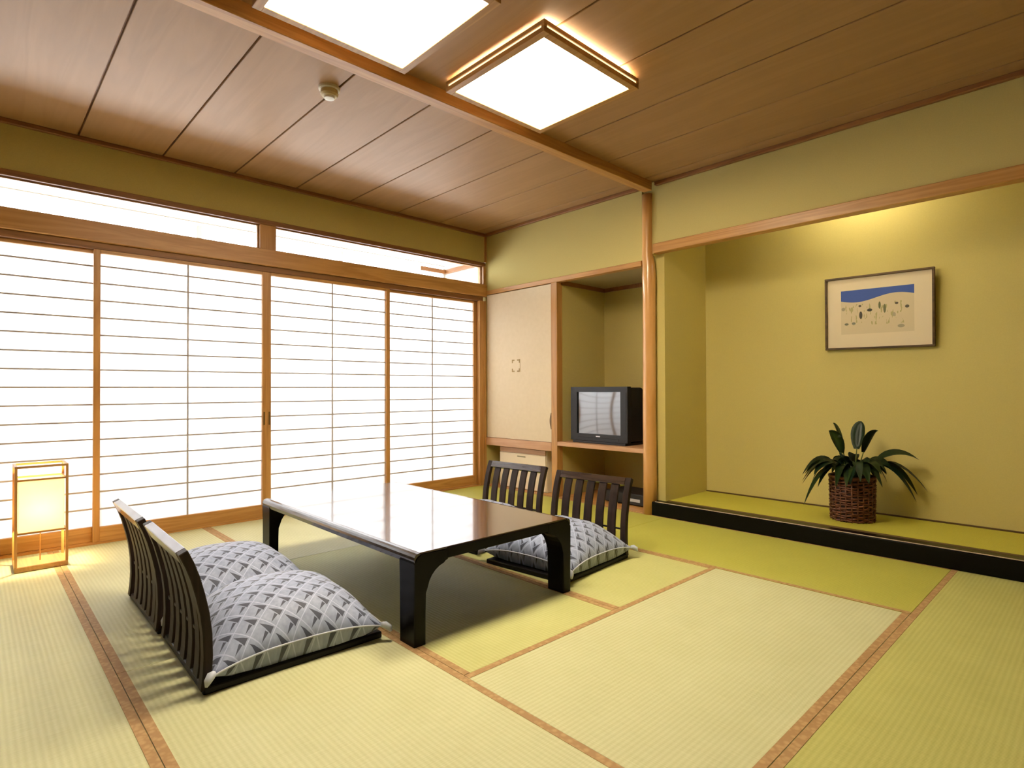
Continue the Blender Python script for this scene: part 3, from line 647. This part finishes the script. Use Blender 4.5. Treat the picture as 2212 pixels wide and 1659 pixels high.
# ------------------------------------------------------------------ paper floor lamp
t = tag(empty('paper_floor_lamp', (0.315, -3.570, 0)), 'glowing rectangular paper floor lamp in a slim wooden frame', 'floor lamp')
aw, ad = 0.115, 0.105
obj('base', bx((-ad, ad, -aw, aw, 0.0, 0.030), bev=0.003), 'lamp_wood', t)
for sx in (-1, 1):
    for sy in (-1, 1): obj('post', bx((sx * (ad - 0.006) - 0.006, sx * (ad - 0.006) + 0.006, sy * (aw - 0.006) - 0.006, sy * (aw - 0.006) + 0.006, 0.030, 0.558)), 'wood_z', t)
for s in (-1, 1):
    obj('top_rail', bx((s * (ad - 0.006) - 0.006, s * (ad - 0.006) + 0.006, -aw, aw, 0.558, 0.570)), 'wood_y', t)
    obj('top_rail', bx((-ad + 0.012, ad - 0.012, s * (aw - 0.006) - 0.006, s * (aw - 0.006) + 0.006, 0.558, 0.570)), 'wood_x', t)
A0, A1 = ad - 0.014, aw - 0.016
sh = obj('shade', bx((A0 - 0.001, A0, -A1, A1, 0.205, 0.492), (-A0, -A0 + 0.001, -A1, A1, 0.205, 0.492), (-A0 + 0.001, A0 - 0.001, A1 - 0.001, A1, 0.205, 0.492), (-A0 + 0.001, A0 - 0.001, -A1, -A1 + 0.001, 0.205, 0.492)), 'andon_paper', t)
bm = bmesh.new(); lathe(bm, [(0.006, 0.27), (0.016, 0.28), (0.027, 0.31), (0.030, 0.335), (0.024, 0.36), (0.008, 0.372)], 16)
obj('bulb', bm, emit('andon_bulb', (1.0, 0.76, 0.40), 360.0), sh, smooth=True)
bm = bmesh.new(); lathe(bm, [(0.003, 0.030), (0.003, 0.268)], 12); obj('bulb_stand', bm, 'wood_z', sh).location.z = 0.001
for z in (0.200, 0.487):
    for s in (-1, 1):
        obj('shade_rail', bx((s * (ad - 0.0125) - 0.005, s * (ad - 0.0125) + 0.005, -aw + 0.012, aw - 0.012, z, z + 0.010)), 'wood_y', sh)
        obj('shade_rail', bx((-ad + 0.018, ad - 0.018, s * (aw - 0.0125) - 0.005, s * (aw - 0.0125) + 0.005, z, z + 0.010)), 'wood_x', sh)

# ------------------------------------------------------------------ picture
t = tag(empty('framed_picture', (3.337, 0.7135, 1.510)), 'framed print with a blue sky strip, hanging on the olive alcove wall', 'picture')
t.rotation_euler = (R(2.2), R(0.6), 0)
PW, PH = 0.328, 0.258
for (a, b_, c_, d_) in ((-PW, PW, PH - 0.014, PH), (-PW, PW, -PH, -PH + 0.014), (-PW, -PW + 0.014, -PH + 0.014, PH - 0.014), (PW - 0.014, PW, -PH + 0.014, PH - 0.014)):
    obj('frame', bx((a, b_, -0.040, -0.012, c_, d_), bev=0.002), 'frame', t)
obj('print', bx((-PW + 0.013, PW - 0.013, -0.026, -0.022, -PH + 0.013, PH - 0.013)), 'print', t)
obj('backing', bx((-PW + 0.016, PW - 0.016, -0.0215, -0.014, -PH + 0.016, PH - 0.016)), 'frame', t)

# ------------------------------------------------------------------ plant in wicker basket
PX, PY, PZ = 3.254, 0.405, 0.106
pl = tag(empty('potted_plant', (PX, PY, PZ)), 'dark green broad-leaved plant in a reddish brown wicker basket on the alcove mat', 'potted plant')
bm = bmesh.new(); lathe(bm, [(0.118, 0.0), (0.122, 0.01), (0.127, 0.28), (0.120, 0.28), (0.116, 0.02)], 36); bk_ = obj('basket', bm, 'wicker_dark', pl)
NS = 24
bm = bmesh.new()
for k in range(17):
    z = 0.010 + k * 0.0165; pts = []; r0_ = 0.125 + 0.005 * k / 16; ph = (k % 2) * math.pi
    for a in range(NS * 4 + 1):
        an = 2 * math.pi * a / (NS * 4); rr = r0_ + 0.005 * math.sin(an * NS / 2 + ph)
        pts.append((rr * math.cos(an), rr * math.sin(an), z + 0.0035 * math.sin(an * 7 + k * 2.1)))
    tube(bm, pts, 0.0062, 5, False)
tag(obj('weave', bm, 'wicker', bk_, smooth=True), kind='stuff')
stm = bmesh.new(); tube(stm, [(0.1265, 0, 0.0), (0.131, 0, 0.285)], 0.005, 6); stm = mesh_of('stake', stm, True); stm.materials.append(M['wicker'])
for k in range(NS): obj('stake', stm, None, bk_, rot=(0, 0, 2 * math.pi * k / NS))
bm = bmesh.new(); pts = [(0.132 * math.cos(2 * math.pi * k / 40), 0.132 * math.sin(2 * math.pi * k / 40), 0.287 + 0.002 * math.sin(k * 2.5)) for k in range(41)]
tube(bm, pts, 0.009, 8, False); obj('rim', bm, 'wicker', bk_, smooth=True)
bm = bmesh.new(); lathe(bm, [(0.100, 0.245), (0.114, 0.262), (0.114, 0.266), (0.05, 0.270)], 24); obj('soil', bm, 'soil', pl)
def leaf(az, base_h, reach, rise, droop, length_w, tw=0.0):
    # stalk from the soil then a blade following an arc in the vertical plane of azimuth az
    d_ = Vector((math.cos(az), math.sin(az), 0)); sd = Vector((-d_.y, d_.x, 0))
    def c_(t_): 
        return d_ * (0.02 + reach * t_) + Vector((0, 0, base_h + rise * math.sin(min(t_ * 1.5, 1.6)) - droop * max(0, t_ - 0.35) ** 1.6))
    bm = bmesh.new(); n = 9; t0 = 0.36; rows = []
    for k in range(n + 1):
        s_ = k / n; t_ = t0 + (1 - t0) * s_; p = c_(t_); q = c_(min(t_ + 0.02, 1.02)); tg = (q - p).normalized(); nr = sd.cross(tg) * -1
        w = length_w * (math.sin(math.pi * min(1, s_ * 0.93 + 0.07)) ** 0.75) * (1 - 0.4 * s_)
        if k == n: w = 0.001
        side = (sd * math.cos(tw) + nr * math.sin(tw))
        rows.append([bm.verts.new(p - side * w + nr * 0.18 * w), bm.verts.new(p - nr * 0.10 * w), bm.verts.new(p + side * w + nr * 0.18 * w)])
    for a, b_ in zip(rows, rows[1:]):
        for k in range(2): bm.faces.new((a[k], a[k+1], b_[k+1], b_[k]))
    r_ = bmesh.ops.solidify(bm, geom=bm.faces[:], thickness=0.0012)
    o = obj('leaf', bm, 'leaf', pl, smooth=True)
    bm = bmesh.new(); ss = [c_(t0 * k / 4 + 0.01) for k in range(5)]; ss[0] = d_ * 0.02 + Vector((0, 0, 0.262)); tube(bm, ss, [0.0045, 0.0042, 0.0038, 0.0034, 0.003], 6)
    obj('stalk', bm, 'stem', o, smooth=True)
# camera right direction in the plan is about azimuth 46 degrees, camera left about 226, towards camera about 286
A = lambda d: R(46.6 + d)
LV = [(A(178), .27, .13, .33, .02, .046, .6), (A(160), .27, .09, .37, .0, .034, -.6), (A(20), .27, .07, .38, .0, .050, .5), (A(-40), .27, .13, .35, .05, .048, -.5),
      (A(-18), .27, .36, .26, .24, .040, .5), (A(-22), .27, .40, .20, .52, .044, .2), (A(-14), .27, .36, .20, .58, .046, -.3), (A(-32), .27, .33, .19, .62, .046, .3),
      (A(180), .27, .31, .19, .40, .034, .2), (A(190), .27, .34, .15, .62, .028, 0), (A(172), .27, .28, .14, .62, .026, .3)]
rl = random.Random(11)
for k in range(34):
    az = 2 * math.pi * k / 34 + rl.uniform(-.12, .12)
    back = max(0.0, math.sin(az)); front = max(0.0, math.cos(az - A(270)))
    LV.append((az, .27, rl.uniform(.17, .28) * (1 - .30 * back) * (1 - .30 * front), rl.uniform(.15, .22), rl.uniform(.26, .50) * (1 - .2 * front), rl.uniform(.030, .044), rl.uniform(-.6, .6)))
for k in range(9):
    LV.append((2 * math.pi * k / 9 + .3, .27, rl.uniform(.07, .12), rl.uniform(.15, .22), rl.uniform(.1, .22), .040, rl.uniform(-.6, .6)))
for a in LV: leaf(*a)
